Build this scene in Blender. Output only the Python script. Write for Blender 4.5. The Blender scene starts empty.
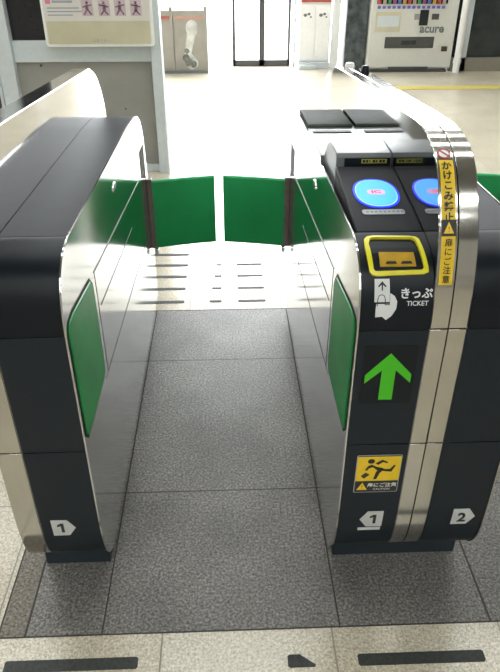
import bpy, bmesh, math, random
from mathutils import Vector, Matrix
random.seed(4)
SC = bpy.context.scene
COL = SC.collection

# ------------------------------------------------------------------ camera
F_PX, HOR_Y, VP_X, CAM_H = 640.0, -70.0, 222.0, 1.42
pitch = math.atan((336 - HOR_Y) / F_PX)
yaw = -math.atan((VP_X - 250) / (F_PX / math.cos(pitch)))
cd = bpy.data.cameras.new('camera'); cam = bpy.data.objects.new('camera', cd); COL.objects.link(cam)
cd.sensor_fit = 'VERTICAL'; cd.sensor_height = 36; cd.lens = F_PX / 672 * 36
cd.clip_start = 0.02; cd.clip_end = 200
cam.location = (0, 0, CAM_H); cam.rotation_euler = (math.pi / 2 - pitch, 0, -yaw)
SC.camera = cam

# ------------------------------------------------------------------ world, exposure
w = bpy.data.worlds.new('daylight'); SC.world = w; w.use_nodes = True
bg = w.node_tree.nodes['Background']; bg.inputs[0].default_value = (0.93, 0.97, 1.0, 1); bg.inputs[1].default_value = 15.0
SC.view_settings.view_transform = 'Standard'; SC.view_settings.look = 'None'
SC.view_settings.gamma = 1; SC.view_settings.use_curve_mapping = False
SC.view_settings.exposure = 0.25
LAMP = 17.0        # strength of the ceiling tubes

# ------------------------------------------------------------------ materials
def new_mat(name):
    m = bpy.data.materials.new(name); m.use_nodes = True
    return m, m.node_tree, m.node_tree.nodes['Principled BSDF']

def pbr(name, col, rough=0.5, metal=0.0, noise=0.0, scale=40, bump=0.0, spec=0.5, coat=0.0, stretch=None, rvar=0.0):
    m, nt, b = new_mat(name)
    b.inputs['Roughness'].default_value = rough; b.inputs['Metallic'].default_value = metal
    b.inputs['Specular IOR Level'].default_value = spec; b.inputs['Coat Weight'].default_value = coat
    b.inputs['Coat Roughness'].default_value = 0.08
    tc = nt.nodes.new('ShaderNodeTexCoord'); mp = nt.nodes.new('ShaderNodeMapping')
    nt.links.new(tc.outputs['Object'], mp.inputs[0])
    if stretch: mp.inputs['Scale'].default_value = stretch
    n = nt.nodes.new('ShaderNodeTexNoise'); n.inputs['Scale'].default_value = scale; n.inputs['Detail'].default_value = 4
    nt.links.new(mp.outputs[0], n.inputs['Vector'])
    r = nt.nodes.new('ShaderNodeValToRGB'); nt.links.new(n.outputs['Fac'], r.inputs[0])
    k = noise
    r.color_ramp.elements[0].position = 0.3; r.color_ramp.elements[1].position = 0.7
    r.color_ramp.elements[0].color = tuple(c * (1 - k) for c in col) + (1,)
    r.color_ramp.elements[1].color = tuple(min(1, c * (1 + k)) for c in col) + (1,)
    nt.links.new(r.outputs[0], b.inputs['Base Color'])
    if rvar:
        mr = nt.nodes.new('ShaderNodeMapRange'); mr.inputs[3].default_value = rough - rvar; mr.inputs[4].default_value = rough + rvar
        nt.links.new(n.outputs['Fac'], mr.inputs[0]); nt.links.new(mr.outputs[0], b.inputs['Roughness'])
    if bump:
        bp = nt.nodes.new('ShaderNodeBump'); bp.inputs['Strength'].default_value = bump; bp.inputs['Distance'].default_value = 0.002
        nt.links.new(n.outputs['Fac'], bp.inputs['Height']); nt.links.new(bp.outputs[0], b.inputs['Normal'])
    return m

def emit(name, col, s):
    m, nt, b = new_mat(name)
    b.inputs['Base Color'].default_value = tuple(col) + (1,)
    b.inputs['Emission Color'].default_value = tuple(col) + (1,); b.inputs['Emission Strength'].default_value = s
    return m

def granite(name, base, dark, light, rough, xs, ys, jw=0.004, jcol=(0.05, 0.045, 0.04), spec=0.5, period=None, stain=0.12):
    """speckled stone with tile joints at the world x of xs and the world y of ys (or a regular period)"""
    m, nt, b = new_mat(name); N = nt.nodes; L = nt.links
    b.inputs['Roughness'].default_value = rough; b.inputs['Specular IOR Level'].default_value = spec
    geo = N.new('ShaderNodeNewGeometry')
    v = N.new('ShaderNodeTexVoronoi'); v.inputs['Scale'].default_value = 260; L.new(geo.outputs['Position'], v.inputs['Vector'])
    n1 = N.new('ShaderNodeTexNoise'); n1.inputs['Scale'].default_value = 150; n1.inputs['Detail'].default_value = 6; n1.inputs['Roughness'].default_value = .7
    L.new(geo.outputs['Position'], n1.inputs['Vector'])
    n2 = N.new('ShaderNodeTexNoise'); n2.inputs['Scale'].default_value = 3.5; n2.inputs['Detail'].default_value = 3
    L.new(geo.outputs['Position'], n2.inputs['Vector'])
    r = N.new('ShaderNodeValToRGB'); L.new(n1.outputs['Fac'], r.inputs[0])
    e = r.color_ramp.elements; e[0].position = .36; e[0].color = dark + (1,); e[1].position = .64; e[1].color = light + (1,)
    q = r.color_ramp.elements.new(.5); q.color = base + (1,)
    hs = N.new('ShaderNodeSeparateColor'); L.new(v.outputs['Color'], hs.inputs[0])
    mr = N.new('ShaderNodeMapRange'); mr.inputs[3].default_value = .82; mr.inputs[4].default_value = 1.15; L.new(hs.outputs[0], mr.inputs[0])
    mx = N.new('ShaderNodeMix'); mx.data_type = 'RGBA'; mx.blend_type = 'MULTIPLY'; mx.inputs['Factor'].default_value = 1
    L.new(r.outputs[0], mx.inputs['A']); L.new(mr.outputs[0], mx.inputs['B'])
    mr2 = N.new('ShaderNodeMapRange'); mr2.inputs[1].default_value = .3; mr2.inputs[2].default_value = .7
    mr2.inputs[3].default_value = 1 - stain; mr2.inputs[4].default_value = 1 + stain * .6; L.new(n2.outputs['Fac'], mr2.inputs[0])
    mx2 = N.new('ShaderNodeMix'); mx2.data_type = 'RGBA'; mx2.blend_type = 'MULTIPLY'; mx2.inputs['Factor'].default_value = 1
    L.new(mx.outputs['Result'], mx2.inputs['A']); L.new(mr2.outputs[0], mx2.inputs['B'])
    sep = N.new('ShaderNodeSeparateXYZ'); L.new(geo.outputs['Position'], sep.inputs[0])
    acc = None
    def math_(op, a, b_=None, c=None):
        k = N.new('ShaderNodeMath'); k.operation = op
        for i, t in enumerate((a, b_, c)):
            if t is None: continue
            if isinstance(t, (int, float)): k.inputs[i].default_value = t
            else: L.new(t, k.inputs[i])
        return k.outputs[0]
    lines = []
    for x in xs: lines.append(math_('LESS_THAN', math_('ABSOLUTE', math_('SUBTRACT', sep.outputs[0], x)), jw / 2))
    for y in ys: lines.append(math_('LESS_THAN', math_('ABSOLUTE', math_('SUBTRACT', sep.outputs[1], y)), jw / 2))
    if period:
        for ax in (0, 1):
            off, per = period[ax]
            t = math_('FRACT', math_('DIVIDE', math_('SUBTRACT', sep.outputs[ax], off - jw / 2), per))
            lines.append(math_('LESS_THAN', t, jw / per))
    for l in lines: acc = l if acc is None else math_('MAXIMUM', acc, l)
    mx3 = N.new('ShaderNodeMix'); mx3.data_type = 'RGBA'; L.new(acc, mx3.inputs['Factor'])
    L.new(mx2.outputs['Result'], mx3.inputs['A']); mx3.inputs['B'].default_value = jcol + (1,)
    L.new(mx3.outputs['Result'], b.inputs['Base Color'])
    rr = math_('ADD', math_('MULTIPLY', acc, .4), math_('MULTIPLY_ADD', n1.outputs['Fac'], .16, rough - .08)); L.new(rr, b.inputs['Roughness'])
    bp = N.new('ShaderNodeBump'); bp.inputs['Strength'].default_value = .25; bp.inputs['Distance'].default_value = .0006
    L.new(n1.outputs['Fac'], bp.inputs['Height']); L.new(bp.outputs[0], b.inputs['Normal'])
    return m

M = {}
M['cream'] = granite('cream_terrazzo', (.55, .495, .385), (.37, .315, .225), (.68, .625, .505), .20, [], [], period=((-.175, .405), (.515, .41)), jcol=(.22, .19, .15), stain=.1, spec=.85)
M['grey'] = granite('grey_granite', (.172, .162, .150), (.055, .050, .045), (.34, .325, .30), .45, [-.32, .251], [1.376, 2.069], jw=.004, jcol=(.045, .04, .035), spec=.45, stain=.3)
M['brown'] = granite('brown_granite', (.15, .13, .10), (.05, .04, .03), (.27, .24, .19), .5, [], [1.376, 2.069], jw=.005, jcol=(.03, .027, .025), stain=.16)
M['strip'] = pbr('black_rubber_strip', (.028, .032, .028), .6, noise=.3, scale=120, bump=.2)
M['mirror'] = pbr('polished_stainless', (.50, .50, .487), .13, 1, noise=.03, scale=6, rvar=.03)
M['mirror_fin'] = pbr('polished_stainless_side', (.50, .50, .49), .07, 1, noise=.02, scale=6)
M['steel'] = pbr('brushed_stainless', (.56, .545, .505), .12, 1, noise=.05, scale=30, stretch=(40, .6, .6), rvar=.02)
M['steel_edge'] = pbr('stainless_edge', (.75, .75, .73), .22, 1, noise=.03)
M['black_matte'] = pbr('charcoal_panel', (.008, .0135, .0195), .45, noise=.15, scale=300, spec=.3)
M['black_gloss'] = pbr('black_plastic_cover', (.006, .009, .013), .36, noise=.1, scale=200, spec=.22)
M['black_top'] = pbr('black_textured_top', (.011, .012, .0155), .5, noise=.2, scale=12, spec=.12)
M['core'] = pbr('dark_carcass', (.008, .008, .009), .6, noise=.1)
M['plinth'] = pbr('blue_black_plinth', (.018, .028, .036), .5, noise=.2, scale=20)
M['green'] = pbr('green_flap_plastic', (.012, .30, .085), .42, noise=.08, scale=8, spec=.35)
M['green2'] = pbr('green_cover_plastic', (.01, .22, .05), .42, noise=.15, scale=10, spec=.3)
M['seam'] = pbr('seam_grey', (.25, .28, .25), .6, noise=.03, spec=.2)
M['post'] = pbr('hinge_post_metal', (.20, .17, .15), .4, .6, noise=.1)
M['yellow'] = pbr('yellow_plastic', (.72, .66, .015), .35, noise=.05)
M['amber'] = pbr('amber_throat', (.45, .27, .012), .4, noise=.15)
M['stk_yellow'] = pbr('sticker_yellow', (.80, .55, .02), .45, noise=.06, scale=60)
M['stk_black'] = pbr('sticker_black', (.012, .012, .012), .45, noise=.05)
M['stk_white'] = pbr('sticker_white', (.55, .57, .57), .5, noise=.05)
M['stk_bright'] = pbr('sticker_bright_white', (.72, .74, .74), .5, noise=.03)
M['stk_red'] = pbr('sticker_red', (.45, .05, .05), .5, noise=.03)
M['stk_grey'] = pbr('label_grey', (.33, .35, .36), .45, noise=.08)
M['ring_dk'] = emit('reader_blue_rim', (.01, .035, .9), 1.0)
M['ring_lt'] = emit('reader_blue_glow', (.045, .32, 1.0), 1.0)
M['ring_wh'] = emit('reader_pale_line', (.25, .55, 1.0), .8)
M['pink'] = emit('reader_pink_plate', (.65, .35, .55), .6)
M['redglow'] = emit('reader_red_text', (.7, .03, .06), .6)
M['arrow'] = emit('led_arrow_green', (.03, .27, .003), .45)
M['disp'] = pbr('display_window', (.006, .009, .012), .4, noise=.05, spec=.25)
M['lamp'] = emit('ceiling_tube', (.97, 1, .99), LAMP)
M['white'] = pbr('white_paint', (.78, .78, .76), .5, noise=.03)
M['frame'] = pbr('pale_aluminium', (.55, .60, .62), .45, .1, noise=.04)
M['frame_dk'] = pbr('grey_aluminium', (.16, .18, .18), .4, .3, noise=.06)
M['panel'] = pbr('greige_wall_panel', (.27, .262, .24), .6, noise=.06, scale=8)
M['dark'] = pbr('dark_window', (.012, .012, .015), .25, noise=.1)
M['door_fr'] = pbr('black_door_frame', (.06, .06, .062), .4, noise=.1)
M['wall'] = pbr('beige_wall', (.40, .38, .34), .7, noise=.05, scale=4)
M['ceil'] = pbr('ceiling_board', (.22, .22, .21), .8, noise=.04, scale=4)
M['brownw'] = pbr('brown_timber', (.06, .035, .02), .5, noise=.2, stretch=(1, 1, .1))
M['vend'] = pbr('vending_white', (.56, .56, .51), .4, noise=.03)
M['vend_dk'] = pbr('vending_dark_flap', (.06, .06, .058), .35, noise=.1)
M['greydk'] = pbr('speckled_pillar', (.05, .06, .065), .3, noise=.7, scale=14)
M['glassdk'] = pbr('dark_glazing', (.015, .022, .022), .12, noise=.5, scale=6)
M['skirting'] = pbr('beige_skirting', (.22, .20, .16), .5, noise=.06)
M['sign_bg'] = pbr('notice_paper', (.62, .60, .55), .35, noise=.04, scale=5)
M['sign_yl'] = pbr('notice_band', (.50, .47, .33), .35, noise=.1, scale=5)
M['sign_pink'] = pbr('notice_pink', (.62, .18, .28), .5)
M['sign_mark'] = pbr('notice_figures', (.20, .12, .16), .5, noise=.4, scale=60)
M['sign_txt'] = pbr('notice_text', (.30, .32, .36), .5)
M['poster'] = pbr('beige_poster', (.30, .285, .25), .45, noise=.1, scale=6)
M['poster_fig'] = pbr('poster_figure', (.52, .52, .50), .45, noise=.3, scale=9)
M['poster_fig_dk'] = pbr('poster_figure_dark', (.15, .16, .14), .45, noise=.5, scale=25)
M['redpaint'] = pbr('red_header', (.40, .08, .06), .5, noise=.05)
M['tactile'] = pbr('tactile_yellow', (.55, .45, .10), .5, noise=.1, scale=30)
M['pave'] = pbr('outdoor_paving', (.6, .6, .58), .8, noise=.05)

# ------------------------------------------------------------------ helpers
def link(name, me, mat, parent=None, smooth=False):
    if isinstance(me, bmesh.types.BMesh):
        d = bpy.data.meshes.new(name)
        bmesh.ops.recalc_face_normals(me, faces=me.faces)
        me.to_mesh(d); me.free()
    else: d = me
    mats = mat if isinstance(mat, (list, tuple)) else [mat]
    for m in mats: d.materials.append(m)
    if smooth:
        for p in d.polygons: p.use_smooth = True
    o = bpy.data.objects.new(name, d); COL.objects.link(o)
    if parent: o.parent = parent
    return o

def bevel(o, wdt, seg=2, angle=40):
    m = o.modifiers.new('bevel', 'BEVEL'); m.width = wdt; m.segments = seg; m.limit_method = 'ANGLE'; m.angle_limit = math.radians(angle)
    return o

def smooth_by_angle(o, deg=35):
    me = o.data; bm = bmesh.new(); bm.from_mesh(me)
    for f in bm.faces: f.smooth = True
    for e in bm.edges:
        if len(e.link_faces) == 2 and e.calc_face_angle(0) > math.radians(deg): e.smooth = False
    bm.to_mesh(me); bm.free()
    return o

def thing(name, label, cat, loc=(0, 0, 0), group=None):
    o = bpy.data.objects.new(name, None); COL.objects.link(o); o.location = loc; o.empty_display_size = .1
    o['label'] = label; o['category'] = cat
    if group: o['group'] = group
    return o
def tag(o, label, cat, group=None):
    o['label'] = label; o['category'] = cat
    if group: o['group'] = group
    return o
def struct(o): o['kind'] = 'structure'; return o

def add_box(bm, x0, x1, y0, y1, z0, z1, mi=0):
    v = [bm.verts.new(p) for p in ((x0,y0,z0),(x1,y0,z0),(x1,y1,z0),(x0,y1,z0),(x0,y0,z1),(x1,y0,z1),(x1,y1,z1),(x0,y1,z1))]
    for f in ((0,3,2,1),(4,5,6,7),(0,1,5,4),(1,2,6,5),(2,3,7,6),(3,0,4,7)):
        k = bm.faces.new([v[i] for i in f]); k.material_index = mi
def box(name, x0, x1, y0, y1, z0, z1, mat, parent=None, bev=0):
    bm = bmesh.new(); add_box(bm, x0, x1, y0, y1, z0, z1); o = link(name, bm, mat, parent)
    if bev: bevel(o, bev)
    return o

def add_prism(bm, poly, x0, x1):
    """closed (y,z) polygon extruded along x"""
    a = [bm.verts.new((x0, y, z)) for y, z in poly]; b = [bm.verts.new((x1, y, z)) for y, z in poly]
    n = len(poly)
    bm.faces.new(a); bm.faces.new(list(reversed(b)))
    for i in range(n):
        bm.faces.new((a[i], b[i], b[(i+1) % n], a[(i+1) % n]))
def prism(name, poly, x0, x1, mat, parent=None, bev=0, ang=35):
    bm = bmesh.new(); add_prism(bm, poly, min(x0, x1), max(x0, x1)); o = link(name, bm, mat, parent)
    smooth_by_angle(o, ang)
    if bev: bevel(o, bev, 2, 50)
    return o

def clip(poly, zc, keep_above):
    out = []; n = len(poly)
    ins = (lambda p: p[1] >= zc) if keep_above else (lambda p: p[1] <= zc)
    for i in range(n):
        a, b = poly[i], poly[(i+1) % n]
        if ins(a): out.append(a)
        if ins(a) != ins(b):
            t = (zc - a[1]) / (b[1] - a[1]); out.append((a[0] + t * (b[0] - a[0]), zc))
    return out
def slab(poly, z0, z1): return clip(clip(poly, z0, True), z1, False)
def clipy(poly, yc, keep_less=True):
    sw = [(z, y) for y, z in poly]; return [(y, z) for z, y in clip(sw, yc, not keep_less)]

class Surf:
    """maps (u, v): u -> x, v -> distance along an open (y,z) polyline measured from the height z0"""
    def __init__(s, pts, z0, xc):
        s.p = pts; s.xc = xc; s.d = [0]
        for a, b in zip(pts, pts[1:]): s.d.append(s.d[-1] + math.dist(a, b))
        for i, (a, b) in enumerate(zip(pts, pts[1:])):
            if a[1] <= z0 <= b[1] and b[1] > a[1]:
                s.s0 = s.d[i] + (z0 - a[1]) / (b[1] - a[1]) * (s.d[i+1] - s.d[i]); break
    def __call__(s, u, v, off):
        t = min(max(s.s0 + v, 0), s.d[-1] - 1e-6); i = 0
        while s.d[i+1] < t: i += 1
        a, b = s.p[i], s.p[i+1]; k = (t - s.d[i]) / (s.d[i+1] - s.d[i]); L = s.d[i+1] - s.d[i]
        ty, tz = (b[0]-a[0]) / L, (b[1]-a[1]) / L
        return Vector((s.xc + u, a[0] + k*(b[0]-a[0]) - tz*off, a[1] + k*(b[1]-a[1]) + ty*off))

def sheet(name, poly, surf, off, mat, parent, thick=.0012, cuts=0.012):
    """flat outline (u,v) laid on a surface as a thin solid"""
    bm = bmesh.new()
    bm.faces.new([bm.verts.new((u, v, 0)) for u, v in poly])
    bm.normal_update(); bmesh.ops.triangulate(bm, faces=bm.faces[:], ngon_method='EAR_CLIP')
    vs = [p[1] for p in poly]; lo, hi = min(vs), max(vs); k = max(1, int((hi-lo)/cuts))
    for i in range(1, k):
        bmesh.ops.bisect_plane(bm, geom=bm.verts[:]+bm.edges[:]+bm.faces[:], plane_co=(0, lo+(hi-lo)*i/k, 0), plane_no=(0, 1, 0))
    bmesh.ops.triangulate(bm, faces=bm.faces[:])
    r = bmesh.ops.extrude_face_region(bm, geom=bm.faces[:])
    top = {g for g in r['geom'] if isinstance(g, bmesh.types.BMVert)}
    for v in bm.verts: v.co = surf(v.co.x, v.co.y, off + (thick if v in top else 0))
    return link(name, bm, mat, parent)

def rrect(w_, h_, r, n=4, cx=0, cy=0):
    out = []
    for sx, sy, a0 in ((1, 1, 0), (-1, 1, 90), (-1, -1, 180), (1, -1, 270)):
        for i in range(n+1):
            a = math.radians(a0 + 90*i/n); out.append((cx + sx*(w_/2-r) + r*math.cos(a), cy + sy*(h_/2-r) + r*math.sin(a)))
    return out

def text(name, s, size, surf, off, mat, parent, cx=0, cy=0, bold=0.0, sx=1.0):
    c = bpy.data.curves.new('t', 'FONT'); c.body = s; c.size = size; c.align_x = 'CENTER'; c.align_y = 'CENTER'
    c.resolution_u = 3; c.offset = bold; c.fill_mode = 'FRONT'; c.extrude = 0
    t = bpy.data.objects.new('t', c); COL.objects.link(t)
    bpy.context.view_layer.update()
    me = bpy.data.meshes.new_from_object(t.evaluated_get(bpy.context.evaluated_depsgraph_get()))
    bpy.data.objects.remove(t)
    if len(me.vertices) == 0: return None
    xs = [v.co.x for v in me.vertices]; ys = [v.co.y for v in me.vertices]
    mx, my = (min(xs)+max(xs))/2, (min(ys)+max(ys))/2
    bm = bmesh.new(); bm.from_mesh(me); lo, hi = min(ys), max(ys); k = max(1, int((hi-lo)/.003)) if hi-lo < .05 else 1
    for i in range(1, k):
        bmesh.ops.bisect_plane(bm, geom=bm.verts[:]+bm.edges[:]+bm.faces[:], plane_co=(0, lo+(hi-lo)*i/k, 0), plane_no=(0, 1, 0))
    for v in bm.verts: v.co = surf((v.co.x-mx)*sx + cx, v.co.y-my + cy, off)
    bm.to_mesh(me); bm.free(); me.materials.clear()
    return link(name, me, mat, parent)

# ------------------------------------------------------------------ setting
def plane(name, x0, x1, y0, y1, z, mat, t=.1):
    return struct(box(name, x0, x1, y0, y1, z - t, z, mat))
# the floor: grey granite under the gates, cream terrazzo around it
GY0, GY1, BX0, GX0 = .92, 2.46, -.566, -.502
XL, XR, YB, YF = -5.0, 5.0, -6.0, 8.8
bm = bmesh.new()
def quad(x0, x1, y0, y1, mi, z=0):
    f = bm.faces.new([bm.verts.new(p) for p in ((x0,y0,z),(x1,y0,z),(x1,y1,z),(x0,y1,z))]); f.material_index = mi
quad(XL, XR, YB, GY0, 0); quad(XL, XR, GY1, YF, 0); quad(XL, BX0, GY0, GY1, 0)
quad(GX0, .62, GY0, GY1, 1); quad(BX0, GX0, GY0, GY1, 2); quad(.62, XR, GY0, GY1, 1)
struct(link('floor', bm, [M['cream'], M['grey'], M['brown']]))
# thin joint lines around the granite
bm = bmesh.new()
for a in ((BX0, XR, GY0-.0018, GY0+.0018), (BX0-.002, BX0+.002, GY0, GY1), (GX0-.0025, GX0+.0025, GY0, GY1), (.6175, .6225, GY0, GY1), (BX0, XR, GY1-.002, GY1+.002)):
    add_box(bm, a[0], a[1], a[2], a[3], -.004, .0006)
struct(link('trim_1', bm, pbr('joint', (.035, .03, .027), .7)))
CZ = 3.5
struct(box('ceiling', XL, XR, YB, YF, CZ, CZ+.15, M['ceil']))
struct(box('wall_left', XL-.15, XL, YB, YF, 0, CZ, M['wall']))
struct(box('wall_right', XR, XR+.15, YB, YF, 0, CZ, M['wall']))
struct(box('wall_back', XL, XR, YB-.15, YB, 0, CZ, M['wall']))
struct(box('wall_front', XL, XR, YF, YF+.15, 3.4, CZ, M['wall']))
struct(box('ground', -14, 14, YF+.0, 24, -.12, -.02, M['pave']))
# dark glazed wall to the right of the vending machine
struct(box('wall_glazed', 2.67, XR, 8.06, 8.16, .15, 2.45, M['glassdk']))
struct(box('baseboard_right', 2.67, XR, 8.02, 8.16, 0, .15, M['skirting']))
struct(box('trim_2', 2.78, 2.84, 8.02, 8.16, 0, 2.45, M['frame']))
# speckled dark pillar left of the vending machine
struct(box('pillar', 1.40, 1.648, 8.05, 8.40, 0, CZ, M['greydk'], bev=.01))
struct(box('trim_3', 1.285, 1.36, 8.25, 8.45, 0, CZ, M['white']))
# sliding glass doors far behind
def door(n, x0, x1):
    bm = bmesh.new(); y0, y1 = 8.45, 8.50
    for a in ((x0, x0+.035, 0, 2.2), (x1-.03, x1, 0, 2.2), (x0, x1, 0, .07), (x0, x1, 2.15, 2.2)): add_box(bm, a[0], a[1], y0, y1, a[2], a[3])
    o = struct(link('door_%d' % n, bm, M['door_fr']))
    box('push_bar', x1-.06, x1-.045, y0-.03, y0-.01, .95, 1.25, M['frame'], o)
door(1, .10, .455); door(2, .455, .80)
struct(box('trim_4', .84, .87, 8.45, 8.5, 0, 2.2, M['frame']))
# a beam of ceiling tube lights, rows running across the gates
def ceiling_light(x, y, L=1.2, where=''):
    t = thing('ceiling_light', 'long white fluorescent light on the ceiling above the gate hall', 'light', (x, y, CZ), group='ceiling lights above the hall')
    b = box('housing', -L/2, L/2, -.09, .09, -.06, 0, M['white'], t, .004)
    bm = bmesh.new(); add_box(bm, -L/2+.02, L/2-.02, -.045, .045, -.085, -.06); link('tube', bm, M['lamp'], t)
    return t
for y in (-5.2, -4.3, -3.4, -2.6, -1.9, -1.2, 2.0, 2.9, 4.2, 5.8, 7.4):
    for x in ((-1.25, 0, 1.25) if y < 0 else (-2.5, -1.25, 0, 1.25, 2.5)): ceiling_light(x, y)

# ------------------------------------------------------------------ ticket gates
FRONT = [(1.16,.075),(1.12,.082),(1.085,.10),(1.062,.13),(1.048,.17),(1.041,.22),(1.038,.30),(1.038,.74),(1.040,.785),(1.046,.825),(1.060,.860),(1.083,.888),(1.115,.906),(1.16,.915)]
def spline(p, n=3):
    out = []
    for i in range(len(p)-1):
        a, b = p[i], p[i+1]; m0 = p[i-1] if i else a; m1 = p[i+2] if i+2 < len(p) else b
        L = math.dist(a, b); k = n if L < .15 else 1
        def tan(u, v, w):
            l1, l2 = max(1e-6, math.dist(u, v)), max(1e-6, math.dist(v, w))
            t = ((w[0]-v[0])/l2*l1 + (v[0]-u[0])/l1*l2, (w[1]-v[1])/l2*l1 + (v[1]-u[1])/l1*l2); q = math.hypot(*t) or 1
            return (t[0]/q*L, t[1]/q*L)
        T0 = tan(m0, a, b) if i else (b[0]-a[0], b[1]-a[1]); T1 = tan(a, b, m1) if i+2 < len(p) else (b[0]-a[0], b[1]-a[1])
        for j in range(k):
            t = j/k; h = (2*t**3-3*t*t+1, t**3-2*t*t+t, -2*t**3+3*t*t, t**3-t*t)
            out.append(tuple(h[0]*a[c]+h[1]*T0[c]+h[2]*b[c]+h[3]*T1[c] for c in (0, 1)))
    return out + [p[-1]]
REAR = [(2.05,.896),(2.22,.886),(2.32,.868),(2.39,.832),(2.434,.77),(2.452,.68),(2.458,.58),(2.46,.10),(2.43,.075)]
FIN_FRONT = FRONT[:7] + [(1.038,.72),(1.042,.80),(1.055,.88),(1.075,.945),(1.105,.998),(1.146,1.050),(1.198,1.078),(1.258,1.091),(1.34,1.092)]
FRONT_RAW = FRONT; FRONT = spline(FRONT); FIN_FRONT = spline(FIN_FRONT)
FIN = FIN_FRONT + [(2.0,1.050),(2.38,1.018),(2.425,1.0),(2.455,.96),(2.473,.90),(2.483,.80),(2.485,.62),(2.482,.12),(2.45,.075)]
FIN_L = FIN_FRONT + [(2.0,1.050),(2.30,1.031),(2.36,1.010),(2.415,.975),(2.46,.925),(2.49,.87),(2.505,.80),(2.51,.62),(2.505,.12),(2.47,.075)]
def interp_round(p, k=1):
    # Chaikin-like rounding of a closed profile, keeps the long straight runs
    for _ in range(k):
        q = []
        for i in range(len(p)):
            a, b, c = p[i-1], p[i], p[(i+1) % len(p)]
            la, lc = math.dist(a, b), math.dist(b, c); m = min(la, lc, .05) * .25
            q.append((b[0]+(a[0]-b[0])/la*m, b[1]+(a[1]-b[1])/la*m)); q.append((b[0]+(c[0]-b[0])/lc*m, b[1]+(c[1]-b[1])/lc*m))
        p = q
    return p
Z1, Z2 = .475, .767      # seams between lower, middle and top panels

def grow(poly, d):       # offset a closed profile by d along the outward normal
    n = len(poly); ar = sum(poly[i][0]*poly[(i+1) % n][1]-poly[(i+1) % n][0]*poly[i][1] for i in range(n)); sg = 1 if ar > 0 else -1
    out = []
    for i in range(n):
        a, b, c = poly[i-1], poly[i], poly[(i+1) % n]
        t = Vector((c[0]-a[0], c[1]-a[1])); t.normalize(); out.append((b[0]+sg*t.y*d, b[1]-sg*t.x*d))
    return out

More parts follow.
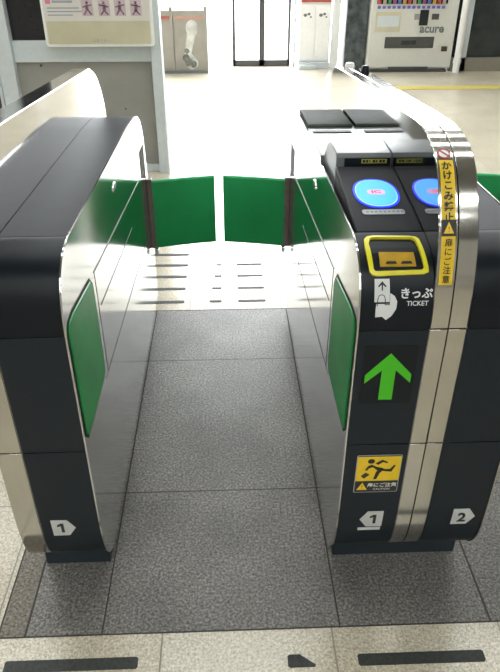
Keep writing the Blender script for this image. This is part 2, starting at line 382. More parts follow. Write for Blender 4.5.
def half_body(g, xa, xb, reader, flap=True, number='1', point=1, underline=False):
    """one side of a gate: xa = face towards its aisle, xb = foot of the fin; g = parent Empty (at the origin of y,z)"""
    s = 1 if xb > xa else -1                     # direction aisle -> fin
    body = FRONT + REAR
    body_r = interp_round(body)
    cut = grow(body_r, -.010)
    prism('carcass', cut, xa + s*.008, xb, M['core'], g)
    # panels wrapped over the carcass
    x0, x1 = xa + s*.0035, xb - s*.0005
    for nm, z0, z1, mat, d in (('lower_panel', 0, Z1-.0015, M['black_matte'], 0), ('middle_panel', Z1+.0015, Z2-.002, M['black_matte'], 0)):
        p = clipy(slab(grow(body_r, d), z0, z1), 1.30); prism(nm, p, x0, x1, mat, g, .0012)
    p = slab(grow(body_r, .002), Z2+.001, 2)
    if reader:
        p = clipy(p, 1.165); prism('front_cover', p, x0, x1, M['black_gloss'], g, .0012)
    else:
        pf = clipy(p, 1.168); prism('front_cover', pf, x0, x1, M['black_gloss'], g, .0012)
        pt = clipy(slab(grow(body_r, .001), .84, 2), 1.171, False); prism('top_cover', pt, x0, x1, M['black_top'], g, .0012)
    # stainless side panel facing the aisle
    sp = grow(body_r, .0025)
    prism('side_panel', sp, xa, xa + s*.0034, M['mirror'], g)
    # raised rim of the side panel (bright edge)
    def side_strip(nm, y0, z0, y1, z1, w_, mat, th=.0015):
        d = Vector((y1-y0, z1-z0)); d.normalize(); n = Vector((-d.y, d.x))*w_/2
        prism(nm, [(y0-n.x, z0-n.y), (y1-n.x, z1-n.y), (y1+n.x, z1+n.y), (y0+n.x, z0+n.y)], xa - s*th, xa + s*.001, mat, g)
    side_strip('side_seam', 1.33, .757, 2.36, .662, .0022, M['seam'])
    side_strip('side_seam', 1.36, .655, 1.95, .605, .003, M['core'], .0006)
    side_strip('side_seam', 1.30, .478, 2.40, .415, .003, M['core'], .0006)
    side_strip('side_seam', 1.335, .757, 1.335, .478, .003, M['core'], .0006)
    # small keyhole plate on the side
    kp = [(1.72+.020*math.cos(a)*1.5, .823+.011*math.sin(a)) for a in [i*math.pi/10 for i in range(20)]]
    k = prism('keyhole', kp, xa - s*.002, xa, M['steel_edge'], g)
    prism('slit', [(1.70,.821),(1.74,.821),(1.74,.825),(1.70,.825)], xa - s*.0026, xa - s*.0015, M['core'], k)
    # green cover with a black surround near the front
    gp = [(1.050,.515),(1.050,.765),(1.062,.782),(1.10,.784),(1.275,.762),(1.296,.742),(1.296,.515),(1.28,.500),(1.065,.500)]
    prism('cover_surround', grow(gp, .008), xa - s*.0008, xa + s*.001, M['core'], g)
    prism('green_cover', gp, xa - s*.004, xa + s*.001, M['green2'], g, .003)
    # slot the flap swings out of
    prism('flap_opening', [(2.28,.66),(2.40,.62),(2.40,.75),(2.28,.755)], xa - s*.0012, xa + s*.001, M['core'], g)
    if flap:
        box('hinge_post', min(xa, xa-s*.020), max(xa, xa-s*.020), 2.405, 2.435, .325, .612, M['post'], g, .002)
        xs = xa - s*.012; L = .248
        bm = bmesh.new(); n = 10; rows = []
        for i in range(n+1):
            u = i/n; x = xs - s*L*u; y = 2.42 + .055*u + .004*math.sin(u*math.pi); ring = []
            zt, zb = .603, .322
            for dy, z in ((-.012, zb+.006), (-.006, zb), (.006, zb), (.012, zb+.006), (.012, zt-.006), (.006, zt), (-.006, zt), (-.012, zt-.006)):
                ring.append(bm.verts.new((x, y+dy, z)))
            rows.append(ring)
        for a, b in zip(rows, rows[1:]):
            for j in range(8): bm.faces.new((a[j], a[(j+1) % 8], b[(j+1) % 8], b[j]))
        bm.faces.new(rows[0]); bm.faces.new(list(reversed(rows[-1])))
        f = link('flap', bm, M['green'], g); smooth_by_angle(f, 50); bevel(f, .002)
        cp = box('bracket', min(xs, xs-s*.014), max(xs, xs-s*.014), 2.404, 2.436, .300, .322, M['steel_edge'], f, .002)
    # lane number sticker (white arrow shaped plate)
    xm = {'2': .546}.get(number, xa + s*.083 if reader else xa + s*.088)
    sf = Surf(FRONT, .24, xm)
    w_, h_ = .052, .054
    arrow = [(-w_/2, -h_/2), (w_*.22, -h_/2), (w_*.55, 0), (w_*.22, h_/2), (-w_/2, h_/2)]
    arrow = [(point*u, v) for u, v in arrow]
    if point < 0: arrow.reverse()
    st = sheet('lane_number_sticker', arrow, sf, .0008, M['stk_white'], g)
    if number == '1':
        cx = -point*.004
        one = [(cx-.001,-.015),(cx+.006,-.015),(cx+.006,.016),(cx-.0005,.016),(cx-.009,.011),(cx-.009,.0045),(cx-.001,.008)]
        sheet('number', one, sf, .0022, M['stk_black'], st, .0006)
    else: text('number', number, .042, sf, .0042, M['stk_black'], st, cx=-point*.004, bold=.0012)
    if underline: sheet('sticker_strip', [(-.030, -.041), (.024, -.041), (.024, -.031), (-.030, -.031)], sf, .0008, M['stk_white'], st)

def fin(g, xa, xb, name='fin', prof=FIN):
    """stainless divider; seams at Z1 and Z2 like the panels"""
    p = interp_round(prof)
    prism(name + '_core', grow(p, -.004), xa+.001, xb-.001, M['core'], g)
    bm = bmesh.new()
    for z0, z1 in ((0, Z1-.0012), (Z1+.0012, Z2-.0012), (Z2+.0012, 2)): add_prism(bm, slab(p, z0, z1), xa+.0005, xb-.0005)
    o = link(name + '_band', bm, M['steel'], g); smooth_by_angle(o, 30); bevel(o, .0012, 2, 50)
    return o
def fin_side(g, x, s, prof=FIN):
    """mirror-polished side of the fin standing above the cover"""
    p = interp_round(prof); prism('fin_side', grow(p, -.002), x, x + s*.001, M['mirror_fin'], g)

def plinth(g, x0, x1):
    box('plinth', x0, x1, 1.128, 2.43, 0, .078, M['plinth'], g, .004)

# ---- reader side of the centre gate
def reader_side(g, xa, xb):
    s = 1 if xb > xa else -1
    lo, hi = (xa, xb) if s > 0 else (xb, xa)
    x0, x1 = lo + .0035, hi - .0005
    # sloping reader deck
    deck = [(1.168,.80),(1.168,.917),(1.21,.925),(1.45,.955),(1.462,.955),(1.462,.80)]
    o = prism('reader_deck', deck, x0 + (.006 if s > 0 else 0), x1 - (0 if s > 0 else .006), M['black_top'], g, .0025)
    dk = [(1.168,.917),(1.21,.925),(1.45,.955)]
    xm = (x0 + x1)/2 + .004
    sf = Surf([(1.16,.9160)] + dk[1:], .9161, xm)
    # blue touch reader
    def ell(a, b, n=28, p=2.3, cv=.162, cx=0):
        out = []
        for i in range(n):
            t = 2*math.pi*i/n; c, q = math.cos(t), math.sin(t)
            out.append((cx + a*math.copysign(abs(c)**(2/p), c), cv + b*math.copysign(abs(q)**(2/p), q)))
        return out
    rd = sheet('card_reader', ell(.049, .066), sf, .0004, M['ring_dk'], g, .002, .04)
    sheet('reader_line', ell(.0445, .0605), sf, .0018, M['ring_wh'], rd, .0012, .04)
    sheet('reader_light', ell(.0425, .0575), sf, .0026, M['ring_lt'], rd, .0012, .04)
    sheet('centre_plate', rrect(.038, .022, .008, cy=.162), sf, .0034, M['pink'], rd, .0010)
    text('reader_mark', 'IC', .017, sf, .0052, M['redglow'], rd, cy=.162, bold=.0006, sx=1.3)
    lb = sheet('touch_label', rrect(.088, .020, .006, cy=.080), sf, .0005, M['stk_grey'], g, .001)
    bm = bmesh.new()
    for i in range(9):
        u = -.036 + i*.009; wv = .0055
        f = [bm.verts.new(sf(a, b, .0020)) for a, b in ((u, .076), (u+wv, .076), (u+wv, .083), (u, .083))]; bm.faces.new(f)
    link('lettering', bm, M['frame_dk'], lb)
    # ticket slot with its yellow frame, on the rounded front edge
    sc = Surf(FRONT[:-1] + [(1.16,.916),(1.21,.925),(1.45,.955)], .878, (x0+x1)/2 + .001)
    outer = [(-.052,-.022),(-.047,-.030),(-.038,-.032),(.046,-.029),(.054,-.024),(.054,-.012),(.047,.072),(.043,.083),(.032,.088),(-.036,.092),(-.047,.088),(-.054,.076),(-.056,.045)]
    inner = [(-.043,-.012),(-.040,-.017),(.040,-.015),(.044,-.010),(.037,.066),(.032,.074),(-.034,.077),(-.041,.073),(-.046,.055)]
    outer = [(u*1.05, v*.74+.013) for u, v in outer]; inner = [(u*1.10, v*.80+.0115) for u, v in inner]
    def tess(q):   # subdivide long edges so the ring follows the curve
        r = []
        for i in range(len(q)):
            a, b = q[i], q[(i+1) % len(q)]; k = max(1, int(math.dist(a, b)/.008))
            r += [(a[0]+(b[0]-a[0])*j/k, a[1]+(b[1]-a[1])*j/k) for j in range(k)]
        return r
    cx_, cy_ = 0, .033
    def radial(q, n=72):
        # resample a star-shaped loop at equal angles
        out = []; q = tess(q)
        angs = sorted((math.atan2(v-cy_, u-cx_), u, v) for u, v in q)
        for i in range(n):
            a = -math.pi + 2*math.pi*i/n; best = min(angs, key=lambda t: abs(math.atan2(math.sin(t[0]-a), math.cos(t[0]-a)))); out.append((best[1], best[2]))
        return out
    A, B = radial(outer), radial(inner)
    bm = bmesh.new(); loops = []
    for q, off in ((A, .000), (A, .0075), (B, .0095), (B, .000)): loops.append([bm.verts.new(sc(u, v, off)) for u, v in q])
    for a, b in zip(loops, loops[1:]+loops[:1]):
        for i in range(72):
            j = (i+1) % 72
            try: bm.faces.new((a[i], a[j], b[j], b[i]))
            except ValueError: pass
    bmesh.ops.remove_doubles(bm, verts=bm.verts[:], dist=1e-5)
    fr = link('ticket_slot', bm, M['yellow'], g); smooth_by_angle(fr, 60)
    sheet('slot_throat', inner, sc, .0026, M['black_gloss'], fr, .001)
    sheet('slot_lip', [(-.034, .006), (.034, .006), (.032, .034), (-.034, .036)], sc, .0040, M['amber'], fr, .003)
    sheet('slot_mouth', [(-.024, .011), (-.002, .011), (-.004, .015), (-.021, .015)], sc, .0074, M['stk_black'], fr, .0006)
    sheet('slot_mouth', [(.005, .011), (.027, .011), (.025, .015), (.008, .015)], sc, .0074, M['stk_black'], fr, .0006)
    # ticket pictogram and words
    st = Surf(FRONT, .812, (x0+x1)/2 - .004)
    tk = sheet('ticket_pictogram', [(-.040, .015), (-.011, .015), (-.012, .058), (-.040, .058)], st, .0030, M['stk_bright'], g)
    hand = [(-.037, -.014), (-.024, -.013), (-.016, -.020), (-.006, -.012), (.002, .002), (.003, .016), (-.002, .026), (-.0105, .032), (-.0105, .012), (-.036, .012), (-.037, .004)]
    sheet('hand_pictogram', hand, st, .0046, M['stk_bright'], tk, .0008)
    th = [(-.035, .008), (-.0335, .008), (-.0335, .020), (-.0315, .0265), (-.027, .0285), (-.0225, .0265), (-.0205, .020), (-.0205, .010), (-.0105, .010), (-.0105, .0115), (-.019, .0115), (-.019, .020), (-.0215, .0275), (-.027, .030), (-.0325, .0275), (-.035, .020)]
    sheet('finger_outline', th, st, .0056, M['stk_black'], tk, .0004)
    sheet('pictogram_arrow', [(-.0272, .037), (-.0248, .037), (-.0248, .0475), (-.0195, .0425), (-.0180, .0445), (-.026, .0535), (-.034, .0445), (-.0325, .0425), (-.0272, .0475)], st, .0046, M['stk_black'], tk, .0006)
    text('words', 'きっぷ', .021, st, .0050, M['stk_bright'], tk, cx=.040, cy=.031, bold=.0006)
    text('words', 'TICKET', .0125, st, .0050, M['stk_bright'], tk, cx=.042, cy=.012, bold=.0002, sx=1.0)
    # LED arrow window
    sa = Surf(FRONT, .660, (x0+x1)/2)
    dp = sheet('arrow_display', [(-.054, -.070), (.054, -.070), (.054, .072), (-.054, .072)], sa, .0004, M['disp'], g, .0008)
    a = [(-.047, -.018), (-.047, .003), (0, .055), (.047, .003), (.047, -.018), (.014, .014), (.014, -.060), (-.014, -.060), (-.014, .014)]
    sheet('lit_arrow', a, sa, .0014, M['arrow'], dp, .0006)
    # warning sticker
    sw = Surf(FRONT, .388, (x0+x1)/2 + .008)
    wk = sheet('warning_sticker', rrect(.101, .114, .004), sw, .0005, M['stk_grey'], g, .0006)
    sheet('sticker_ground', rrect(.097, .110, .003), sw, .0012, M['stk_black'], wk, .0004)
    sheet('yellow_field', [(-.0485, -.020), (.0485, -.020), (.0485, .053), (-.0485, .053)], sw, .0017, M['stk_yellow'], wk, .0004)
    o2 = .0024
    head = [(-.018+.008*math.cos(t*math.pi/6), .040+.007*math.sin(t*math.pi/6)) for t in range(12)]
    sheet('running_figure', head, sw, o2, M['stk_black'], wk, .0003)
    for q in ([(-.016, .030), (-.006, .024), (.006, .020), (.012, .014), (.004, .004), (-.002, -.014), (-.009, -.015), (-.005, .006), (-.002, .012), (-.012, .022), (-.020, .020), (-.026, .012), (-.030, .014), (-.024, .026)],
              [(.006, .021), (.014, .016), (.026, .016), (.034, .028), (.038, .026), (.030, .008), (.026, .008), (.012, .010), (.004, .014)],
              [(-.008, .034), (.006, .044), (.018, .038), (.020, .033), (.008, .037), (-.002, .029)],
              [(-.038, -.004), (-.028, .006), (-.018, .000), (-.030, -.012)]):
        sheet('running_figure', q, sw, o2, M['stk_black'], wk, .0003)
    sheet('alert_triangle', [(-.044, -.048), (-.020, -.048), (-.032, -.025)], sw, .0018, M['stk_yellow'], wk, .0004)
    text('alert_mark', '!', .016, sw, .0026, M['stk_black'], wk, cx=-.032, cy=-.039)
    text('words', '扉にご注意', .0135, sw, .0022, M['stk_bright'], wk, cx=.013, cy=-.033, bold=.0003)
    text('words', 'CAUTION', .0085, sw, .0022, M['stk_bright'], wk, cx=.013, cy=-.046)
    # hood behind the reader
    hood = [(1.463,.86),(1.463,.934),(1.472,.940),(1.474,.972),(1.482,.980),(1.575,.984),(1.62,.965),(1.66,.925),(1.66,.86)]
    hx0, hx1 = (xa + s*.012, xb - s*.0005)
    hd = prism('printer_hood', hood, hx0, hx1, M['hood'], g, .0025)
    hf = Surf([(1.4725,.9405),(1.4735,.972)], .9406, (x0+x1)/2 + .016)
    sheet('hood_front', [(-.058, .001), (.050, .001), (.050, .030), (-.058, .030)], hf, .0008, M['black_gloss'], hd, .001)
    yl = sheet('yellow_label', [(-.018, .018), (.042, .018), (.042, .028), (-.018, .028)], hf, .002, M['lblyel'], hd, .0006)
    bm = bmesh.new()
    for i, k in enumerate((.006, .005, .002, .006, .003, .006, .005)):
        u = -.015 + i*.0078
        bm.faces.new([bm.verts.new(hf(a, b, .0032)) for a, b in ((u, .020), (u+k, .020), (u+k, .026), (u, .026))])
    link('lettering', bm, M['core'], yl)
    # rear deck with a slot and a dark display
    rear = [(1.661,.80),(1.661,.922),(1.70,.926),(1.86,.922),(1.95,.916),(2.10,.908),(2.25,.893),(2.33,.872),(2.395,.834),(2.436,.772),(2.44,.74)]
    rear = rear + [(2.3,.74),(1.9,.80)]
    prism('rear_deck', rear, x0, x1, M['deck'], g, .001)
    sr = Surf([(1.66,.920),(1.70,.926),(1.86,.922001),(1.95,.9160),(2.10,.912),(2.25,.900)], .921, (x0+x1)/2)
    def onr(y, z, u0, u1, y1, z1): pass
    prism('exit_slot', [(1.880,.915),(1.905,.915),(1.905,.9225),(1.880,.9235)], x0+.006, x1-.020, M['core'], g)
    prism('exit_display', [(1.960,.905),(2.185,.897),(2.192,.912),(2.182,.918),(1.966,.925),(1.960,.921)], x0-.001, x1-.004, M['dispglass'], g, .0015)

M['hood'] = pbr('grey_hood', (.15, .165, .165), .34, noise=.08, scale=10, spec=.5)
M['deck'] = pbr('grey_deck', (.30, .31, .31), .35, .4, noise=.06, scale=10)
M['lblyel'] = pbr('dull_yellow_label', (.35, .34, .05), .45)
M['dispglass'] = pbr('smoked_display', (.06, .066, .06), .6, noise=.1, spec=.02)

# ---- centre gate: serves aisle 1 (left) and aisle 2 (right)
gc = thing('ticket_gate', 'double-sided ticket gate with blue card reader, yellow ticket slot and green arrow', 'ticket gate', (.42, 1.04, 0))
def shift(g):
    for ch in g.children: ch.location = (-g.location.x, -g.location.y, 0)
half_body(gc, .244, .387, True, number='1', point=-1, underline=True)
reader_side(gc, .244, .387)
half_body(gc, .600, .460, False, number='2', point=1)
fin(gc, .387, .4225, 'left_divider'); fin(gc, .4235, .460, 'right_divider')
fin_side(gc, .3865, 1); fin_side(gc, .4595, 1)
plinth(gc, .262, .622 - .03)
# sensor lamp on top of the divider
bm = bmesh.new(); bmesh.ops.create_cone(bm, cap_ends=True, segments=20, radius1=.016, radius2=.010, depth=.022, matrix=Matrix.Translation((.447, 2.16, 1.046)))
sl = link('sensor_dome', bm, M['black_gloss'], gc); bevel(sl, .003)
bm = bmesh.new(); bmesh.ops.create_cone(bm, cap_ends=True, segments=20, radius1=.018, radius2=.014, depth=.016, matrix=Matrix.Translation((.435, 2.37, 1.024)))
bevel(link('sensor_dome', bm, M['white'], gc), .004)
# sticker running over the front of the left divider
sf = Surf(FIN_FRONT, .858, .404)
sk = sheet('caution_sticker', [(-.0125, 0), (.0125, 0), (.0135, .235), (-.0125, .235)], sf, .0006, M['stk_yellow'], gc, .0008, .006)
sheet('black_field', [(-.013, .091), (.014, .091), (.014, .121), (-.013, .121)], sf, .0016, M['stk_black'], sk, .0004, .006)
sheet('alert_triangle', [(-.0095, .096), (.0095, .096), (0, .117)], sf, .0022, M['stk_yellow'], sk, .0004, .006)
text('alert_mark', '!', .013, sf, .0032, M['stk_black'], sk, cy=.104)
for i, ch in enumerate('かけこみ禁止'): text('words', ch, .0185, sf, .0030, M['stk_black'], sk, cy=.222 - i*.0193, bold=.0006)
for i, ch in enumerate('扉にご注意'): text('words', ch, .0155, sf, .0034, M['stk_black'], sk, cy=.080 - i*.0170, bold=.0002)
circ = [(.0125*math.cos(t*math.pi/10), .251 + .0125*math.sin(t*math.pi/10)) for t in range(20)]
pr = sheet('prohibition_mark', circ, sf, .0006, M['stk_red'], gc, .0006, .006)
sheet('mark_face', [(u*.75, .251 + (v-.251)*.75) for u, v in circ], sf, .0014, M['stk_bright'], pr, .0004, .006)
sheet('mark_bar', [(-.008, .257), (-.006, .260), (.009, .245), (.007, .242)], sf, .0020, M['stk_red'], pr, .0004, .006)
shift(gc)

# ---- left gate: aisle 1 on its right
gl = thing('ticket_gate', 'black ticket gate at the left with a bare dark top', 'ticket gate', (-.41, 1.04, 0))
half_body(gl, -.310, -.450, False, number='1', point=1)
fin(gl, -.505, -.4505, 'divider', FIN_L); fin_side(gl, -.4505, 1, FIN_L)
plinth(gl, -.497, -.328)
shift(gl)
# ---- right-hand gate of aisle 2: only the end of its flap reaches into the picture
gr = thing('ticket_gate', 'ticket gate across aisle 2 whose green flap shows at the right edge', 'ticket gate', (1.28, 1.04, 0))
half_body(gr, 1.190, 1.330, False, number='1', point=-1)
fin(gr, 1.3305, 1.385, 'divider'); fin_side(gr, 1.3295, 1)
plinth(gr, 1.21, 1.37)
shift(gr)

# ------------------------------------------------------------------ black strips in the floor
def strip(x0, x1, y, label, group=None, w_=.028, skew=0):
    bm = bmesh.new(); n = 8
    pts = [(x0+.004, y-w_/2), (x1-.004, y-w_/2), (x1, y-w_/2+.004), (x1-skew, y+w_/2-.004), (x1-.004-skew, y+w_/2), (x0+.004, y+w_/2), (x0, y+w_/2-.004), (x0, y-w_/2+.004)]
    a = [bm.verts.new((p[0], p[1], .0002)) for p in pts]; b = [bm.verts.new((p[0], p[1], .0022)) for p in pts]
    bm.faces.new(list(reversed(a))); bm.faces.new(b)
    for i in range(8): bm.faces.new((a[i], a[(i+1) % 8], b[(i+1) % 8], b[i]))
    o = link('anti_slip_strip', bm, M['strip']); tag(o, label, 'floor strip', group); return o
strip(-.530, -.226, .847, 'black anti-slip strip on cream floor in front of the left gate')
strip(.280, .574, .835, 'black anti-slip strip on cream floor in front of the centre gate')
strip(.118, .182, .838, 'short worn stub of black strip on cream floor before the aisle', skew=.03, w_=.03)
for i in range(5):
    y = 2.535 + .125*i; k = ('nearest', 'second', 'third', 'fourth', 'farthest')[i]
    strip(-.50, -.203, y, 'black floor strip on the left of the aisle under the flaps, %s of five' % k, 'strips left of the aisle centre', w_=.022)
    if i < 4: strip(-.09+.01*i, -.035, y, 'short black floor strip at mid aisle under the flaps, %s of four' % (k if i < 3 else 'farthest'), 'short strips at mid aisle', w_=.016)
    if i < 4: strip(.04, .165, y, 'faint black floor strip right of mid aisle under the flaps, %s of four' % (k if i < 3 else 'farthest'), 'strips right of the aisle centre', w_=.016)
# yellow tactile line by the vending machine
bm = bmesh.new(); add_box(bm, 1.6, XR-.2, 7.02, 7.18, 0, .004)
tag(link('tactile_strip', bm, M['tactile']), 'narrow yellow guide line on the floor before the vending machine', 'floor strip')

# ------------------------------------------------------------------ ticket office screen at the left
of = thing('office_partition', 'grey framed office partition with dark window behind the left gate', 'partition', (-.9, 4.45, 0))
def P(name, x0, x1, z0, z1, mat, par=of, y0=4.40, y1=4.47, bev=.003):
    o = box(name, x0, x1, y0, y1, z0, z1, mat, par, bev); return o
P('post', -1.42, -1.325, 0, 2.3, M['frame'], y0=4.36, y1=4.50)
P('post', -.462, -.396, 0, 2.3, M['frame'], y0=4.36, y1=4.50)
P('rail', -1.325, -.462, .712, .836, M['frame'])
P('lower_panel', -1.325, -.462, .05, .712, M['panel'], y0=4.42)
P('kick_board', -1.325, -.462, 0, .05, M['frame'])
P('window_pane', -1.325, -.462, .836, 1.075, M['dark'], y0=4.43)
P('rail', -1.325, -.462, 1.075, 1.13, M['frame'])
P('window_pane', -1.325, -.462, 1.13, 2.2, M['dark'], y0=4.43)
P('rail', -1.325, -.462, 2.2, 2.3, M['frame'])
bm = bmesh.new(); bmesh.ops.create_cone(bm, cap_ends=True, segments=12, radius1=.008, radius2=.008, depth=.01, matrix=Matrix.Translation((-1.17, 4.415, .69)) @ Matrix.Rotation(math.pi/2, 4, 'X')); link('screw', bm, M['door_fr'], of)
bm = bmesh.new(); bmesh.ops.create_cone(bm, cap_ends=True, segments=12, radius1=.006, radius2=.006, depth=.01, matrix=Matrix.Translation((-.66, 4.415, .42)) @ Matrix.Rotation(math.pi/2, 4, 'X')); link('screw', bm, M['door_fr'], of)
for ch in of.children: ch.location = (.9, -4.45, 0)
rp = thing('timber_post', 'dark brown timber post with a pale edge at the far left', 'post', (-1.48, 4.4, 0))
box('post', -.05, .028, -.03, .08, 0, 2.3, M['brownw'], rp, .003); box('edge_strip', .029, .046, -.03, .08, 0, 2.3, M['frame'], rp, .002)
# notice board hung on the partition
M['pale_pink'] = pbr('notice_pale_pink', (.50, .40, .42), .4)
nb = thing('notice_board', 'white framed notice board with four small pictograms on the office partition', 'notice board', (-.762, 4.35, .81))
def rr_xz(name, w_, h_, r, cx, cz, y0, y1, mat, par, bev=0):
    bm = bmesh.new(); q = rrect(w_, h_, r, 5, cx, cz)
    a = [bm.verts.new((u, y0, v)) for u, v in q]; b = [bm.verts.new((u, y1, v)) for u, v in q]
    bm.faces.new(a); bm.faces.new(list(reversed(b)))
    for i in range(len(q)): bm.faces.new((a[i], b[i], b[(i+1) % len(q)], a[(i+1) % len(q)]))
    o = link(name, bm, mat, par)
    if bev: bevel(o, bev)
    return o
rr_xz('frame', .665, .62, .02, 0, .31, -.02, .012, M['white'], nb, .004)
rr_xz('backing', .635, .59, .012, 0, .31, -.023, -.018, M['sign_bg'], nb)
box('yellow_band', -.31, .31, -.0245, -.0228, .018, .145, M['sign_yl'], nb)
box('pink_mark', -.30, -.27, -.0255, -.0228, .238, .262, M['sign_pink'], nb)
box('heading', -.26, -.14, -.0255, -.0228, .243, .256, M['sign_txt'], nb)
bm = bmesh.new()
for i, (L, z) in enumerate(((.19, .212), (.205, .193), (.15, .174))): add_box(bm, -.295, -.295+L, -.0250, -.0228, z, z+.007)
link('text_lines', bm, M['sign_txt'], nb)
text('words', 'お客さまへ', .022, lambda u, v, o: Vector((u, -.0256-o, v)), .0002, M['sign_txt'], nb, cx=.01, cy=.036)
def figure(x):
    bm = bmesh.new()
    def seg(x0, z0, x1, z1, w_):
        d = Vector((x1-x0, z1-z0)).normalized(); n = Vector((-d.y, d.x))*w_/2
        a = [(x0-n.x, z0-n.y), (x1-n.x, z1-n.y), (x1+n.x, z1+n.y), (x0+n.x, z0+n.y)]
        f = [bm.verts.new((p, -.0262, q)) for p, q in a]; b = [bm.verts.new((p, -.0235, q)) for p, q in a]
        bm.faces.new(f); bm.faces.new(list(reversed(b)))
        for i in range(4): bm.faces.new((f[i], b[i], b[(i+1) % 4], f[(i+1) % 4]))
    k = random.choice((-1, 1))
    seg(x-.022, .178, x+.004*k, .205, .009); seg(x+.022, .178, x-.004*k, .205, .009); seg(x, .20, x+.003*k, .232, .018)
    seg(x-.028, .226+.006*k, x+.028, .226-.006*k, .008); seg(x-.007, .243, x+.007, .243, .015)
    link('pictogram', bm, M['sign_mark'], nb)
for x in (-.055, .045, .14, .235):
    box('pictogram_ground', x-.034, x+.034, -.0243, -.0228, .172, .258, M['pale_pink'], nb); figure(x)

# ------------------------------------------------------------------ things far behind
# two low display panels
def display(x0, x1, label, fig):
    t = thing('poster_panel', label, 'poster panel', ((x0+x1)/2, 8.05, 0), 'low poster panels far behind'); h = (x1-x0)/2
    box('board', -h, h, -.03, .12, .01, .66, M['poster'], t, .006)
    box('red_header', -h+.02, h-.01, -.034, -.029, .57, .60, M['redpaint'] if not fig else M['pinkish'], t)
    box('side_post', h-.035, h, -.04, -.028, 0, .70, M['poster'], t)
    box('foot', -h, h, -.05, .13, 0, .03, M['frame_dk'], t)
    # curved pale figure
    prev = None
    spine = [(-.03, .14, .045), (.0, .10, .07), (.04, .11, .05), (-.04, .20, .05), (-.02, .30, .055), (.0, .38, .06), (.02, .48, .075)] if fig else [(.02, .15, .03), (.0, .25, .05), (.03, .36, .035)]
    bm = bmesh.new()
    sp = []
    for (x0_, z0_, r0_), (x1_, z1_, r1_) in zip(spine, spine[1:]):
        for j in range(5): sp.append(tuple(p + (q-p)*j/5 for p, q in ((x0_, x1_), (z0_, z1_), (r0_*.8, r1_*.8))))
    sp.append(spine[-1])
    for x, z, r in sp:
        bmesh.ops.create_uvsphere(bm, u_segments=14, v_segments=8, radius=r, matrix=Matrix.Translation((x, -.03, z)) @ Matrix.Diagonal((1, .12, 1.15, 1)))
    link('pale_figure', bm, M['poster_fig'], t, True)
    if fig:
        bm = bmesh.new()
        for x, z, r in ((-.06, .17, .04), (-.03, .12, .045), (.02, .10, .04), (-.05, .24, .03)):
            bmesh.ops.create_uvsphere(bm, u_segments=14, v_segments=8, radius=r, matrix=Matrix.Translation((x, -.034, z)) @ Matrix.Diagonal((1, .12, 1, 1)))
        link('dark_figure', bm, M['poster_fig_dk'], t, True)
M['pinkish'] = pbr('faded_pink_header', (.45, .25, .20), .5)
display(-.575, -.19, 'low beige poster panel with a curled pale figure, right one of the pair', True)
display(-.97, -.578, 'low beige poster panel half hidden by the partition post', False)
# white cabinet with red header
cb = thing('locker_cabinet', 'white two-door cabinet with red header standing beside the far glass doors', 'cabinet', (1.09, 8.35, 0))
box('carcass', -.20, .17, -.05, .25, .07, 1.5, M['white'], cb, .006)
for x0, x1 in ((-.195, -.018), (-.012, .165)):
    d = box('door', x0, x1, -.062, -.05, .09, .69, M['white'], cb, .003)
    bm = bmesh.new(); xm = (x0+x1)/2
    for a, b, r in ((-.03, .0, .022), (.012, .012, .018), (.035, -.02, .012)):
        bmesh.ops.create_uvsphere(bm, u_segments=12, v_segments=8, radius=r, matrix=Matrix.Translation((xm+a, -.062, .58+b)) @ Matrix.Diagonal((1, .1, .8, 1)))
    link('flower_mark', bm, M['frame_dk'], d, True)
box('red_header', -.19, .165, -.066, -.05, .715, .82, M['redpaint'], cb)
box('step', -.20, .17, -.10, .25, 0, .07, M['frame'], cb, .004); box('low_step', -.20, .0, -.16, -.10, 0, .045, M['frame'], cb, .004)
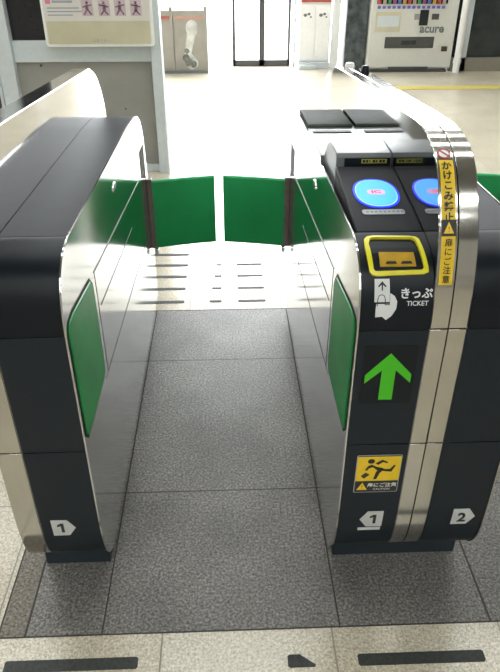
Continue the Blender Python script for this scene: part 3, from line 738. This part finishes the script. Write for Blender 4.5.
# vending machine
vm = thing('vending_machine', 'white drinks vending machine with dark dispensing flap at the back', 'vending machine', (2.16, 8.0, 0))
box('body', -.50, .50, .02, .70, .03, 1.83, M['vend'], vm, .01)
box('door', -.495, .495, -.01, .022, .05, 1.82, M['vend'], vm, .008)
box('base', -.46, .46, .0, .68, 0, .03, M['door_fr'], vm)
fl = box('dispensing_flap', -.31, .26, -.018, -.008, .262, .382, M['vend_dk'], vm, .004)
box('flap_window', -.12, .05, -.021, -.017, .30, .345, M['glassdk'], fl)
box('kick_slot', -.24, .23, -.016, -.008, .035, .062, M['door_fr'], vm)
box('poster', -.44, -.15, -.014, -.009, .432, .640, M['sign_yl'], vm)
box('poster_picture', -.42, -.17, -.0165, -.0135, .49, .60, M['frame'], vm)
box('coin_panel', .0, .09, -.018, -.009, .56, .62, M['panel'], vm); box('card_pad', .06, .16, -.024, -.009, .50, .66, M['glassdk'], vm, .01)
box('bill_slot', .20, .28, -.018, -.009, .56, .62, M['vend_dk'], vm); box('coin_return', .36, .43, -.018, -.009, .225, .28, M['brownw'], vm, .003)
text('words', 'acure', .125, lambda u, v, o: Vector((u, -.0112-o, v)), .0004, M['frame_dk'], vm, cx=.22, cy=.455, bold=.004)
box('display_window', -.44, .36, -.0150, -.009, .72, 1.70, M['glassdk'], vm)
mb = pbr('buttons_blue', (.12, .12, .45), .4)
for i in range(14): box('button', -.43+i*.056, -.395+i*.056, -.018, -.010, .672, .700, mb, vm)
cols = [(.5,.06,.05), (.45,.40,.35), (.06,.30,.10), (.35,.10,.35), (.10,.18,.45), (.55,.35,.08)]
cm = [pbr('drink_%d' % i, c, .35) for i, c in enumerate(cols)]
for i in range(14):
    bm = bmesh.new(); x = -.412 + i*.056
    bmesh.ops.create_cone(bm, cap_ends=True, segments=12, radius1=.020, radius2=.018, depth=.11, matrix=Matrix.Translation((x, -.020, .775)))
    link('drink_sample', bm, cm[i % 6], vm, True)
# round downpipe and grey conduit beside it
def pipe(name, x, y, r, mat, label, col_z):
    t = thing(name, label, 'pipe', (x, y, 0))
    bm = bmesh.new(); bmesh.ops.create_cone(bm, cap_ends=True, segments=20, radius1=r, radius2=r, depth=CZ-.001, matrix=Matrix.Translation((0, 0, CZ/2))); link('pipe', bm, mat, t, False); smooth_by_angle(t.children[0])
    bm = bmesh.new(); bmesh.ops.create_cone(bm, cap_ends=True, segments=20, radius1=r*1.18, radius2=r*1.18, depth=.05, matrix=Matrix.Translation((0, 0, col_z))); link('collar', bm, mat, t)
pipe('downpipe', 2.71, 7.93, .038, M['white'], 'white round downpipe beside the vending machine', .13)

for o in list(SC.objects):
    if o.type == 'MESH' and len(o.data.materials) == 0: o.data.materials.append(M['core'])
